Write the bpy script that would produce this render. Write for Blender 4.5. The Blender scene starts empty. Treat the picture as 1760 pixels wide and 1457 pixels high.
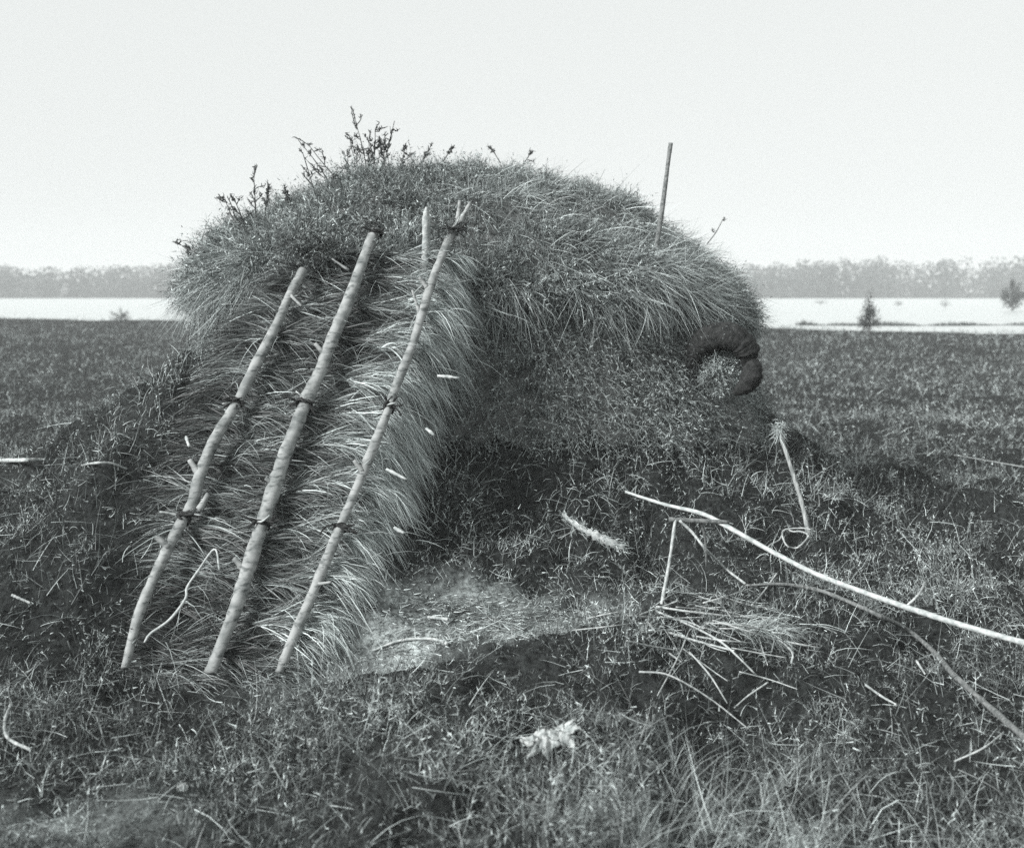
import bpy, math, random
import numpy as np

random.seed(7)
rng = np.random.default_rng(7)
sc = bpy.context.scene
C = sc.collection

# ------------------------------------------------------------------ camera
F = 1887.0                      # focal length in photo pixels (photo 1760 wide)
CAMH = 1.5
HOR = 500.0                     # pixel row of the horizon
cd = bpy.data.cameras.new('camera')
cam = bpy.data.objects.new('camera', cd); C.objects.link(cam)
cd.sensor_width = 36.0
cd.lens = 36.0 * F / 1760.0
cd.shift_y = -(728.5 - HOR) / 1760.0
cam.location = (0, 0, CAMH)
cam.rotation_euler = (math.radians(90), 0, 0)
cd.clip_start = 0.05; cd.clip_end = 5000
cd.dof.use_dof = True; cd.dof.focus_distance = 5.2; cd.dof.aperture_fstop = 2.5
sc.camera = cam

# ------------------------------------------------------------------ light
SUN_FROM = np.array([-0.74, -0.52, 0.50]); SUN_FROM /= np.linalg.norm(SUN_FROM)
elev = math.asin(SUN_FROM[2]); azim = math.atan2(SUN_FROM[0], SUN_FROM[1])
w = bpy.data.worlds.new('World'); sc.world = w; w.use_nodes = True
nt = w.node_tree; nt.nodes.clear()
sky = nt.nodes.new('ShaderNodeTexSky'); sky.sky_type = 'NISHITA'; sky.sun_disc = False
sky.sun_elevation = elev; sky.sun_rotation = azim
sky.air_density = 1.0; sky.dust_density = 4.0
bw = nt.nodes.new('ShaderNodeRGBToBW')
mix = nt.nodes.new('ShaderNodeMix'); mix.data_type = 'RGBA'
mix.inputs[0].default_value = 0.93                       # even overcast veil over the sky
mix.inputs[7].default_value = (2.06, 2.14, 2.11, 1)
bg = nt.nodes.new('ShaderNodeBackground'); bg.inputs[1].default_value = 0.1
wo = nt.nodes.new('ShaderNodeOutputWorld')
nt.links.new(sky.outputs[0], bw.inputs[0]); nt.links.new(bw.outputs[0], mix.inputs[6])
nt.links.new(mix.outputs[2], bg.inputs[0]); nt.links.new(bg.outputs[0], wo.inputs[0])

sl = bpy.data.lights.new('sun', 'SUN'); so = bpy.data.objects.new('sun', sl); C.objects.link(so)
sl.energy = 1.5; sl.angle = math.radians(20); sl.color = (1.0, 1.0, 0.99)
from mathutils import Vector
so.rotation_euler = Vector(SUN_FROM).to_track_quat('Z', 'Y').to_euler()
so.location = (-6, -2, 8)

sc.view_settings.view_transform = 'Standard'
sc.view_settings.look = 'None'
sc.view_settings.gamma = 1.0
sc.view_settings.use_curve_mapping = False
sc.view_settings.exposure = 2.0
sc.cycles.use_denoising = False
sc.cycles.max_bounces = 6
sc.cycles.diffuse_bounces = 3
sc.cycles.volume_bounces = 1

# ------------------------------------------------------------------ helpers
def smooth(a, b, x):
    t = np.clip((np.asarray(x, float) - a) / (b - a), 0, 1); return t * t * (3 - 2 * t)

_tab = np.random.default_rng(3).random((256, 256))
def vnoise(x, y):
    x = np.asarray(x, float); y = np.asarray(y, float)
    xi = np.floor(x).astype(int); yi = np.floor(y).astype(int)
    fx = x - xi; fy = y - yi
    fx = fx * fx * (3 - 2 * fx); fy = fy * fy * (3 - 2 * fy)
    a = _tab[xi & 255, yi & 255]; b = _tab[(xi + 1) & 255, yi & 255]
    c = _tab[xi & 255, (yi + 1) & 255]; d = _tab[(xi + 1) & 255, (yi + 1) & 255]
    return (a * (1 - fx) + b * fx) * (1 - fy) + (c * (1 - fx) + d * fx) * fy * 1.0 - 0.5

def fbm(x, y, o=4):
    s = 0; a = 1.0
    for i in range(o):
        s = s + a * vnoise(x * 2 ** i + 17.3 * i, y * 2 ** i + 9.1 * i); a *= 0.5
    return s

def unit(v):
    return v / np.maximum(np.linalg.norm(v, axis=-1, keepdims=True), 1e-9)

def tag(o, label=None, cat=None, group=None, kind=None):
    if label: o['label'] = label
    if cat: o['category'] = cat
    if group: o['group'] = group
    if kind: o['kind'] = kind
    return o

def empty(name, loc=(0, 0, 0)):
    o = bpy.data.objects.new(name, None); C.objects.link(o)
    o.empty_display_size = 0.1; o.location = loc
    return o

def link(name, me, mat, parent=None):
    o = bpy.data.objects.new(name, me); C.objects.link(o)
    if mat: me.materials.append(mat)
    if parent:
        o.parent = parent
        o.location = [-c for c in parent.location] if parent.parent is None else (0, 0, 0)
    return o

def mesh_np(name, V, loops, starts, totals, tone=None, smooth_sh=False):
    me = bpy.data.meshes.new(name)
    me.vertices.add(len(V)); me.vertices.foreach_set('co', np.ascontiguousarray(V, np.float32).ravel())
    me.loops.add(len(loops)); me.loops.foreach_set('vertex_index', np.ascontiguousarray(loops, np.int32))
    me.polygons.add(len(starts)); me.polygons.foreach_set('loop_start', np.ascontiguousarray(starts, np.int32))
    me.polygons.foreach_set('loop_total', np.ascontiguousarray(totals, np.int32))
    if smooth_sh:
        me.polygons.foreach_set('use_smooth', np.ones(len(starts), bool))
    if tone is not None:
        at = me.attributes.new('tone', 'FLOAT', 'POINT')
        at.data.foreach_set('value', np.ascontiguousarray(tone, np.float32))
    me.update(calc_edges=True)
    return me

def grid_mesh(name, P, closed_u=False, smooth_sh=True, tone=None):
    """P: (nu, nv, 3)"""
    nu, nv = P.shape[:2]
    idx = np.arange(nu * nv).reshape(nu, nv)
    if closed_u:
        a = idx; b = np.roll(idx, -1, axis=0)
    else:
        a = idx[:-1]; b = idx[1:]
    q = np.stack([a[:, :-1], b[:, :-1], b[:, 1:], a[:, 1:]], -1).reshape(-1, 4)
    n = len(q)
    return mesh_np(name, P.reshape(-1, 3), q.ravel(), np.arange(n) * 4, np.full(n, 4), tone, smooth_sh)

class Blades:
    """collects ribbon blades and leaf triangles, then builds ONE mesh"""
    def __init__(s):
        s.V = []; s.L = []; s.T = []; s.tot = []; s.n = 0
    def add(s, P0, D, B, L, W, tone, seg=2, taper=0.75):
        N = len(P0)
        if N == 0: return
        L = np.broadcast_to(L, (N,)); W = np.broadcast_to(W, (N,)); tone = np.broadcast_to(tone, (N,))
        D = unit(D)
        side = unit(np.cross(D, rng.normal(size=(N, 3))))
        rows = []
        for i in range(seg):
            t = i / seg
            c = P0 + D * (L * t)[:, None] + B * (L * t * t)[:, None]
            hw = (W * 0.5 * (1 - taper * t))[:, None]
            rows += [c - side * hw, c + side * hw]
        rows.append(P0 + D * L[:, None] + B * L[:, None])
        V = np.stack(rows, 1)                      # N, 2seg+1, 3
        k = 2 * seg + 1
        base = s.n + np.arange(N)[:, None] * k
        tpl = []; tot = []
        for i in range(seg - 1):
            tpl += [2 * i, 2 * i + 1, 2 * i + 3, 2 * i + 2]; tot.append(4)
        tpl += [2 * seg - 2, 2 * seg - 1, 2 * seg]; tot.append(3)
        s.V.append(V.reshape(-1, 3)); s.L.append((base + np.array(tpl)[None]).ravel())
        s.tot.append(np.tile(tot, N)); s.T.append(np.repeat(tone, k)); s.n += N * k
    def sprigs(s, P0, D, B, L, W, tone, nl=6, leaf=0.22):
        """a twig with small pointed leaves up its length"""
        s.add(P0, D, B, L, W, tone * 0.8, 2)
        N = len(P0); D = unit(D)
        L = np.broadcast_to(L, (N,)); tone = np.broadcast_to(tone, (N,)); W = np.broadcast_to(W, (N,))
        for j in range(nl):
            t = 0.25 + 0.75 * (j + rng.random(N)) / nl
            c = P0 + D * (L * t)[:, None] + B * (L * t * t)[:, None]
            dd = unit(D * 0.6 + rng.normal(size=(N, 3)) * 0.75)
            ll = leaf * L * (1.15 - 0.5 * t) * (0.6 + 0.8 * rng.random(N))
            s.add(c, dd, np.zeros((N, 3)), ll, W * 1.5, tone * (0.75 + 0.6 * rng.random(N)), 1)
    def quads(s, P, size, tone):
        N = len(P)
        a = unit(rng.normal(size=(N, 3))); b = unit(np.cross(a, rng.normal(size=(N, 3))))
        h = (size * 0.5)[:, None]
        V = np.stack([P - a * h, P + b * h * 0.8, P + a * h, P - b * h * 0.8], 1)
        base = s.n + np.arange(N)[:, None] * 4
        s.V.append(V.reshape(-1, 3)); s.L.append((base + np.arange(4)[None]).ravel())
        s.tot.append(np.full(N, 4)); s.T.append(np.repeat(tone, 4)); s.n += N * 4
    def build(s, name, mat, parent=None):
        tot = np.concatenate(s.tot); st = np.concatenate([[0], np.cumsum(tot)[:-1]])
        me = mesh_np(name, np.concatenate(s.V), np.concatenate(s.L), st, tot, np.concatenate(s.T))
        return link(name, me, mat, parent)

# ------------------------------------------------------------------ materials
def newmat(name):
    m = bpy.data.materials.new(name); m.use_nodes = True
    t = m.node_tree; return m, t, t.nodes['Principled BSDF']

def mat_blade(name, gain=1.0, rough=0.65, spec=0.25, trans=0.0):
    m, t, b = newmat(name)
    at = t.nodes.new('ShaderNodeAttribute'); at.attribute_name = 'tone'
    mu = t.nodes.new('ShaderNodeVectorMath'); mu.operation = 'SCALE'; mu.inputs[0].default_value = (0.91 * gain, 1.0 * gain, 0.99 * gain)
    t.links.new(at.outputs['Fac'], mu.inputs['Scale']); t.links.new(mu.outputs[0], b.inputs['Base Color'])
    b.inputs['Roughness'].default_value = rough; b.inputs['Specular IOR Level'].default_value = spec
    return m

def mat_noise(name, lo, hi, scale, rough=0.8, stretch=(1, 1, 1), bump=0.3, detail=6, spec=0.25, pos=(0.35, 0.65)):
    m, t, b = newmat(name)
    tc = t.nodes.new('ShaderNodeTexCoord'); mp = t.nodes.new('ShaderNodeMapping'); mp.inputs['Scale'].default_value = stretch
    n = t.nodes.new('ShaderNodeTexNoise'); n.inputs['Scale'].default_value = scale; n.inputs['Detail'].default_value = detail
    r = t.nodes.new('ShaderNodeValToRGB')
    r.color_ramp.elements[0].position = pos[0]; r.color_ramp.elements[1].position = pos[1]
    r.color_ramp.elements[0].color = (lo * 0.91, lo, lo * 0.99, 1); r.color_ramp.elements[1].color = (hi * 0.96, hi, hi * 0.99, 1)
    bp = t.nodes.new('ShaderNodeBump'); bp.inputs['Strength'].default_value = bump; bp.inputs['Distance'].default_value = 0.02
    t.links.new(tc.outputs['Object'], mp.inputs[0]); t.links.new(mp.outputs[0], n.inputs['Vector'])
    t.links.new(n.outputs['Fac'], r.inputs[0]); t.links.new(r.outputs[0], b.inputs['Base Color'])
    t.links.new(n.outputs['Fac'], bp.inputs['Height']); t.links.new(bp.outputs[0], b.inputs['Normal'])
    b.inputs['Roughness'].default_value = rough; b.inputs['Specular IOR Level'].default_value = spec
    return m

M_soil = mat_noise('peaty_soil', 0.03, 0.16, 9, 0.95, bump=0.8)
def mat_ground():
    m, t, b = newmat('peaty_ground')
    at = t.nodes.new('ShaderNodeAttribute'); at.attribute_name = 'tone'
    tc = t.nodes.new('ShaderNodeTexCoord'); n = t.nodes.new('ShaderNodeTexNoise'); n.inputs['Scale'].default_value = 34; n.inputs['Detail'].default_value = 10; n.inputs['Roughness'].default_value = 0.7
    mr = t.nodes.new('ShaderNodeMapRange'); mr.inputs[1].default_value = 0.35; mr.inputs[2].default_value = 0.65; mr.inputs[3].default_value = 0.25; mr.inputs[4].default_value = 1.75
    ml = t.nodes.new('ShaderNodeMath'); ml.operation = 'MULTIPLY'
    mu = t.nodes.new('ShaderNodeVectorMath'); mu.operation = 'SCALE'; mu.inputs[0].default_value = (0.91, 1.0, 0.99)
    bp = t.nodes.new('ShaderNodeBump'); bp.inputs['Strength'].default_value = 1.0; bp.inputs['Distance'].default_value = 0.02
    t.links.new(tc.outputs['Object'], n.inputs['Vector']); t.links.new(n.outputs['Fac'], mr.inputs[0]); t.links.new(mr.outputs[0], ml.inputs[0]); t.links.new(at.outputs['Fac'], ml.inputs[1])
    t.links.new(ml.outputs[0], mu.inputs['Scale']); t.links.new(mu.outputs[0], b.inputs['Base Color'])
    t.links.new(n.outputs['Fac'], bp.inputs['Height']); t.links.new(bp.outputs[0], b.inputs['Normal'])
    b.inputs['Roughness'].default_value = 0.95; b.inputs['Specular IOR Level'].default_value = 0.1
    return m
M_ground = mat_ground()
M_heath = mat_blade('heather_foliage')
M_straw = mat_blade('dry_straw', 1.0, 0.5, 0.4)
M_turf = mat_noise('turf', 0.05, 0.17, 14, 0.95, bump=1.0)
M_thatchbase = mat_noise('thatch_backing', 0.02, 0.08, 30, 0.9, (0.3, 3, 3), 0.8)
M_bark = mat_noise('bark_pole', 0.13, 0.31, 14, 0.65, (1, 1, 1.6), 0.25, 10, 0.25, (0.30, 0.58))
def mark_bark(m):
    t = m.node_tree; b = t.nodes['Principled BSDF']; src = b.inputs['Base Color'].links[0].from_socket
    tc = t.nodes.new('ShaderNodeTexCoord'); mp = t.nodes.new('ShaderNodeMapping'); mp.inputs['Scale'].default_value = (22, 22, 70)
    n = t.nodes.new('ShaderNodeTexNoise'); n.inputs['Scale'].default_value = 1.0; n.inputs['Detail'].default_value = 5
    r = t.nodes.new('ShaderNodeValToRGB'); r.color_ramp.elements[0].position = 0.54; r.color_ramp.elements[1].position = 0.68
    r.color_ramp.elements[0].color = (1, 1, 1, 1); r.color_ramp.elements[1].color = (0.38, 0.40, 0.40, 1)
    mx = t.nodes.new('ShaderNodeMix'); mx.data_type = 'RGBA'; mx.blend_type = 'MULTIPLY'; mx.inputs[0].default_value = 1.0
    t.links.new(tc.outputs['Object'], mp.inputs[0]); t.links.new(mp.outputs[0], n.inputs['Vector']); t.links.new(n.outputs['Fac'], r.inputs[0])
    t.links.new(src, mx.inputs[6]); t.links.new(r.outputs[0], mx.inputs[7]); t.links.new(mx.outputs[2], b.inputs['Base Color'])
mark_bark(M_bark)
M_weathered = mat_noise('weathered_wood', 0.18, 0.42, 30, 0.7, (2, 2, 0.4), 0.5)
M_dark = mat_noise('dark_twine', 0.012, 0.04, 40, 0.8)
M_pale = mat_noise('pale_peeled_wood', 0.30, 0.52, 40, 0.6, (1, 1, 1), 0.4)
M_stick = mat_noise('dry_stick', 0.26, 0.5, 60, 0.65)
M_darkstick = mat_noise('grey_stick', 0.10, 0.22, 60, 0.75)
M_peat = mat_noise('dark_peat', 0.012, 0.035, 30, 0.9, bump=0.6)
M_wood = mat_blade('far_foliage', 1.0, 0.8, 0.1)

# ------------------------------------------------------------------ layout functions
def PX(px, py, d):
    return np.array([(px - 880.0) / F * d, d, CAMH + (HOR - py) / F * d])

# plane on which the poles and the thatched screen lie (slopes up and back from the doorway)
D0, KS = 4.35, 1.183
PN = unit(np.array([0, -KS, 1.0]))          # outward normal
def panel_pt(px, py, off=0.0):
    px = np.asarray(px, float); py = np.asarray(py, float)
    zz = (HOR - py) / F
    d = (CAMH + KS * D0) / (KS - zz)
    p = np.stack([(px - 880) / F * d, d, CAMH + zz * d], -1)
    return p + PN * np.asarray(off)[..., None]

# hut plan
HC = np.array([-0.20, 7.40]); ANG = math.radians(20)
E1 = np.array([math.cos(ANG), math.sin(ANG)]); E2 = np.array([-math.sin(ANG), math.cos(ANG)])
HA, HB, HN = 1.80, 1.38, 2.4
def hut_r(x, y):
    rx = x - HC[0]; ry = y - HC[1]
    a = (rx * E1[0] + ry * E1[1]) / HA; b = (rx * E2[0] + ry * E2[1]) / HB
    return (np.abs(a) ** HN + np.abs(b) ** HN) ** (1 / HN), a, b

def shore(x):
    return 47.7 - 0.5 * np.clip(x, -60, 60) + (0.6 + 1.6 * smooth(0, 15, x)) * fbm(x * 0.11 + 5, x * 0 + 3.3, 4)

def terrain(x, y):
    x = np.asarray(x, float); y = np.asarray(y, float)
    r, a, b = hut_r(x, y)
    s = np.maximum(r - 1.0, 0) * 1.7
    th = np.arctan2(b, a)                          # -pi/2 = front, pi = left end, 0 = right end
    left = smooth(0.1, 0.9, -a)
    hb = 0.84 + 0.25 * left - 0.08 * smooth(0.2, 0.9, a)
    ln = 0.62 + 0.55 * left
    z = hb * np.exp(-(s / ln) ** 1.15)
    # earth bank running out to the left of the doorway
    fx = np.interp(x, [-4.6, -3.3, -2.6, -2.34, -1.75], [0, 0.28, 0.5, 0.62, 1.0]) * (1 - smooth(-1.6, -1.2, x))
    bk = (np.clip((y - 4.2) * 0.74, 0, 1.06) + 0.30 * np.abs(vnoise(x * 3.1 + 7, y * 3.1)) + 0.16 * np.abs(vnoise(x * 7 + 2, y * 7))) * smooth(4.2, 4.7, y) * fx * (1 - smooth(5.8, 7.4, y))
    z = np.maximum(z * (1 - 0.5 * smooth(-1.2, -1.8, x)), bk) * smooth(-1.2, -1.8, x) + z * (1 - smooth(-1.2, -1.8, x)) if True else z
    # uneven heath
    near = np.exp(-np.maximum(y - 8, 0) / 12)
    z = z + 0.16 * fbm(x * 0.8 + 4, y * 0.8 + 1, 3) * near + 0.15 * fbm(x * 2.9, y * 2.9, 4) * near + (0.14 * np.abs(vnoise(x * 5.5 + 3, y * 5.5)) + 0.09 * np.abs(vnoise(x * 11, y * 11 + 5)) - 0.05) * near
    z = z + 0.22 * fbm(x * 0.09, y * 0.09, 3) * (1 - near)
    fl = np.exp(-(((x + 1.15) / 0.8) ** 2 + ((y - 3.95) / 0.75) ** 2) ** 1.5)
    z = z - fl * 0.9 * (z + 0.02) * (1 - smooth(4.4, 4.9, y))
    # knoll under the stick pile and in the right foreground
    z = z + 0.13 * np.exp(-(((x - 0.95) / 0.75) ** 2 + ((y - 4.55) / 0.5) ** 2))
    z = z - 0.08 * np.exp(-(((x - 0.75) / 0.45) ** 2 + ((y - 3.75) / 0.22) ** 2))
    z = z - 0.07 * np.exp(-(((x + 0.9) / 0.25) ** 2 + ((y - 3.2) / 0.35) ** 2))
    # trodden path, smoothed, running to the front right of the doorway
    pm = path_mask(x, y)
    z = z * (1 - 0.55 * pm) + 0.04 * pm
    # doorway cut below the screen
    pz = KS * (y - D0) - 0.16
    dm = smooth(-1.85, -1.5, x) * (1 - smooth(-0.46, -0.22, x)) * (1 - smooth(5.9, 6.2, y))
    z = np.where(y > 4.1, z * (1 - dm) + np.minimum(z, np.maximum(pz, -0.06)) * dm, z)
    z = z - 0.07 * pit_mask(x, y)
    z = np.where(y > 12, np.maximum(z, -0.04), z)
    # lake
    sh = shore(x)
    lake = smooth(-1.5, 1.5, y - sh) * (1 - smooth(-2, 2, y - 236))
    z = z * (1 - lake) - 0.9 * lake
    return z

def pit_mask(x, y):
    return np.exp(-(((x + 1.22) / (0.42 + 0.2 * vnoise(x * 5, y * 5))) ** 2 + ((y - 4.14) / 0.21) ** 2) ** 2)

def path_mask(x, y):
    # light trampled patch right of the screen's foot, and a faint one lower left
    a = np.exp(-(((x + 0.22) / 0.62) ** 2 + ((y - 4.58 - 0.30 * (x + 0.22)) / 0.25) ** 2) ** 1.5)
    b = np.exp(-((((x + 1.3) * 0.95 + (y - 3.05) * 0.30) / 0.7) ** 2 + (((y - 3.05) * 0.95 - (x + 1.3) * 0.30) / 0.14) ** 2))
    return np.clip((a + 0.45 * b) * np.clip(1 + 1.4 * fbm(x * 3, y * 4 + 7, 3), 0.25, 1.4), 0, 1)

# patches of darker heather and painted hollow shade (-), of paler grass and painted light on the wall bank (+): photo pixel, radii in metres, weight
PATCH = [(90, 1000, .5, .5, -.8), (130, 860, .35, .3, -.4), (330, 1175, .42, .16, -1.1), (440, 1400, .25, .2, -.9), (560, 1300, .18, .25, -.8), (330, 1290, .3, .12, -.6),
         (1270, 1230, .35, .2, -1.1), (1190, 850, .25, .15, -.5), (1400, 1070, .2, .12, -.7), (1380, 820, .2, .25, -.4), (930, 1330, .25, .12, -.8), (1620, 1240, .3, .2, -.5),
         (750, 1400, .35, .25, -.5), (1130, 1000, .2, .2, .4), (900, 985, .5, .3, .35), (1060, 870, .2, .2, .6), (1300, 740, .3, .3, .8), (1560, 760, .9, .8, .45),
         (1450, 900, .5, .35, .4), (1250, 1340, .5, .2, .8), (1650, 1400, .4, .25, .4), (1050, 1080, .3, .2, .3), (60, 830, .5, .25, .6), (600, 1200, .35, .12, .3), (150, 1300, .3, .1, .3), (1650, 950, .5, .4, .2), (880, 830, .6, .5, 1.0), (1080, 790, .6, .5, .9), (1250, 800, .5, .5, .6), (980, 900, .4, .3, .5), (1010, 950, .3, .2, .3)]
def patch(x, y):
    v = 0
    for px_, py_, rx, ry, wt in PATCH:
        d_ = 1.33 * F / (py_ - HOR); x_ = (px_ - 880) / F * d_
        v = v + wt * np.exp(-(((x - x_) / rx) ** 2 + ((y - d_) / ry) ** 2))
    return v + 0.9 * fbm(x * 1.7 + 20, y * 1.7, 3)

def G(px, py, off=0.0):
    """where the view ray through a pixel meets the ground"""
    d = np.concatenate([np.arange(2.2, 14, 0.004), np.arange(14, 300, 0.1)])
    x = (px - 880) / F * d; z = CAMH + (HOR - py) / F * d
    k = np.argmax(z <= terrain(x, d) + off)
    return np.array([x[k], d[k], z[k]])

# ------------------------------------------------------------------ ground, water
def axis(fine0, fine1, step, lo, hi, g=1.09):
    a = list(np.arange(fine0, fine1 + 1e-6, step))
    s = step; p = a[-1]
    while p < hi:
        s *= g; p += s; a.append(min(p, hi))
    s = step; p = a[0]; pre = []
    while p > lo:
        s *= g; p -= s; pre.append(max(p, lo))
    return np.array(pre[::-1] + a)
gx = axis(-4.0, 4.6, 0.04, -900, 900, 1.12); gy = axis(2.2, 8.6, 0.04, -40, 950, 1.07)
X, Y = np.meshgrid(gx, gy, indexing='ij')
Pg = np.stack([X, Y, terrain(X, Y)], -1)
gtone = 0.028 - 0.012 * pit_mask(X, Y) + 0.36 * path_mask(X, Y) * np.clip(0.8 + 1.6 * fbm(X * 5, Y * 11, 4), 0.1, 1.7)  # pit at the pole feet toned darker, its shade painted in; path paler
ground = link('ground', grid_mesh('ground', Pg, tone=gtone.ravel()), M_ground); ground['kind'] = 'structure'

m, t, b = newmat('lake_water')
b.inputs['Base Color'].default_value = (0.50, 0.53, 0.525, 1)
b.inputs['Roughness'].default_value = 0.3; b.inputs['IOR'].default_value = 1.33
tc = t.nodes.new('ShaderNodeTexCoord'); mp = t.nodes.new('ShaderNodeMapping'); mp.inputs['Scale'].default_value = (0.35, 1.0, 1)
n = t.nodes.new('ShaderNodeTexNoise'); n.inputs['Scale'].default_value = 1.3; n.inputs['Detail'].default_value = 4
bp = t.nodes.new('ShaderNodeBump'); bp.inputs['Strength'].default_value = 1.0; bp.inputs['Distance'].default_value = 0.35
t.links.new(tc.outputs['Object'], mp.inputs[0]); t.links.new(mp.outputs[0], n.inputs['Vector'])
t.links.new(n.outputs['Fac'], bp.inputs['Height']); t.links.new(bp.outputs[0], b.inputs['Normal'])
wx = np.array([-890.0, -300, -60, 60, 300, 890]); wy = np.array([26.0, 80, 150, 242])
Xw, Yw = np.meshgrid(wx, wy, indexing='ij')
water = link('lake_water', grid_mesh('lake_water', np.stack([Xw, Yw, np.full_like(Xw, -0.12)], -1)), m)
water['kind'] = 'structure'

# ------------------------------------------------------------------ far wood
bl = Blades()
NT = 760
tx = rng.uniform(-230, 260, NT); ty = rng.uniform(241, 320, NT)
th = 5.2 + 2.2 * (fbm(tx * 0.03, tx * 0 + 2, 3) + 0.4) + 1.9 * smooth(-20, 70, tx) + rng.uniform(-1.1, 1.1, NT)
per = 120
for k in range(per):
    ph = rng.uniform(0, 2 * np.pi, NT); rr = np.sqrt(rng.random(NT)); hz = rng.random(NT)
    wdt = (1.1 + 1.9 * np.sin(np.pi * (0.12 + 0.83 * hz))) * rr
    P = np.stack([tx + np.cos(ph) * wdt, ty + np.sin(ph) * wdt, 0.05 + th * (hz ** 0.85)], -1)
    bl.quads(P, rng.uniform(0.4, 0.8, NT) * (1.9 - 1.0 * hz), rng.uniform(0.03, 0.06, NT))
wood = bl.build('far_wood', M_wood)
tag(wood, 'dim grey line of trees along the far side of the lake', 'wood', kind='stuff')

# ------------------------------------------------------------------ the hut
hut = empty('turf_hut', (HC[0], HC[1], 0.0))
tag(hut, 'low rounded hut covered in heather turf and dry grass', 'hut')

RZ, RH, RP = 1.56, 0.73, 1.75
def edge_scale(th):
    return 1 + 0.035 * fbm(np.cos(th) * 2.2 + 5, np.sin(th) * 2.2 + 5, 3)
def foot(th, r):
    c, s_ = np.cos(th), np.sin(th)
    k = (np.abs(c) ** HN + np.abs(s_) ** HN) ** (-1 / HN) * r * edge_scale(th)
    a = c * k * HA * np.where(c > 0, 1 - 0.075 * smooth(0.0, 0.8, c), 1.0); b_ = s_ * k * HB
    return HC[0] + a * E1[0] + b_ * E2[0], HC[1] + a * E1[1] + b_ * E2[1]
PROF_R = np.array([0, .1, .2, .3, .4, .5, .6, .7, .8, .88, .94, .98, 1.01, 1.02, 1.015, .995, .96, .90])
def roof_z(r):
    return RZ + RH * (1 - np.clip(r, 0, 1) ** RP)
PROF_Z = np.array([roof_z(q) for q in PROF_R[:11]] + [1.555, 1.50, 1.44, 1.38, 1.345, 1.34, 1.36])
def roof_pt(th, q):
    """q in 0..1 along the profile"""
    t_ = np.asarray(q) * (len(PROF_R) - 1)
    ii = np.arange(len(PROF_R))
    r = np.interp(t_, ii, PROF_R); z = np.interp(t_, ii, PROF_Z)
    x, y = foot(th, r)
    bump = 0.13 * fbm(x * 1.3 + 3, y * 1.3 + 8, 3) + 0.15 * fbm(x * 3.6, y * 3.6, 4)
    # the right end droops lower than the left
    al = ((x - HC[0]) * E1[0] + (y - HC[1]) * E1[1]) / HA
    z = z - 0.20 * smooth(0.45, 1.0, al) * (1 - smooth(0.74, 1.0, q)) - 0.03 * smooth(0.1, 0.9, al) + 0.08 * smooth(-0.1, -0.6, al) * (1 - smooth(0.74, 1.0, q)) + 0.05 * smooth(0.1, 0.45, al) * (1 - smooth(0.45, 0.8, al)) * smooth(0.1, 0.3, q)
    z = z + bump * (0.5 + 0.5 * smooth(0, 0.2, q))
    return np.stack([x, y, z], -1)
def roof_n(th, q):
    e = 0.004
    a = roof_pt(th + e, q) - roof_pt(th - e, q); b_ = roof_pt(th, q + e) - roof_pt(th, q - e)
    n = unit(np.cross(b_, a)); down = unit(b_)
    flip = np.sign((n * np.concatenate([(roof_pt(th, q)[:, :2] - HC) * 0.5, np.ones((len(th), 1)) * 0.8], 1)).sum(1))
    n = n * flip[:, None]
    return n, down

ths = np.linspace(0, 2 * np.pi, 120, endpoint=False); qs = np.linspace(0.002, 1, 60)
TH, Q = np.meshgrid(ths, qs, indexing='ij')
link('roof', grid_mesh('roof', roof_pt(TH.ravel(), Q.ravel()).reshape(120, 60, 3), True), M_turf, hut)
zz_ = np.linspace(-0.1, 1.45, 24)
TH, ZW = np.meshgrid(ths, zz_, indexing='ij')
wxx, wyy = foot(TH, 0.98 + 0.12 * smooth(1.3, 0.5, ZW) + 0.05 * fbm(np.cos(TH) * 4 + ZW * 2 + 3, np.sin(TH) * 4 + 7, 3))
link('wall', grid_mesh('wall', np.stack([wxx, wyy, ZW], -1), True), M_turf, hut)

def sample_roof(N, qlo=0.05, qhi=0.8):
    th = rng.uniform(0, 2 * np.pi, N * 3); q = rng.uniform(qlo, qhi, N * 3)
    t_ = q * (len(PROF_R) - 1); r = np.interp(t_, np.arange(len(PROF_R)), PROF_R)
    keep = rng.random(N * 3) < r ** 1.0
    p = roof_pt(th, q)
    keep &= (rng.random(N * 3) < np.where(p[:, 1] - HC[1] > 0.7 + 0.3 * p[:, 0], 0.35, 1.0))
    th = th[keep][:N]; q = q[keep][:N]
    return th, q, roof_pt(th, q)

up = np.array([0, 0, 1.0])
def rn(n, s=1.0): return rng.normal(size=(n, 3)) * s

# heather and short grass on the roof
bl = Blades()
N = 62000
th, q, p = sample_roof(N, 0.02, 0.80); n_, dn = roof_n(th, q); N = len(p)
pt = fbm(p[:, 0] * 1.6 + 2, p[:, 1] * 1.6, 3)
tf = fbm(p[:, 0] * 7, p[:, 1] * 7 + 5, 3)
lf = smooth(0.2, -1.4, p[:, 0])
D = n_ * 0.55 + up * 0.4 + dn * 0.2 + rn(N, 0.5)
L = rng.uniform(0.05, 0.13, N) * np.clip(1 + 0.6 * pt + 1.0 * tf, 0.3, 2.2) * (1 + 0.35 * lf)
tone = np.clip(rng.lognormal(-1.65, 0.7, N) * (1 + 0.6 * pt + 0.5 * tf), 0.03, 0.6)
bl.sprigs(p - n_ * 0.01, D, dn * 0.15 - up * 0.1 + rn(N, 0.18), L, 0.0042, tone, 4)
N = 36000
th, q, p = sample_roof(N, 0.05, 0.80); n_, dn = roof_n(th, q); N = len(p)
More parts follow.
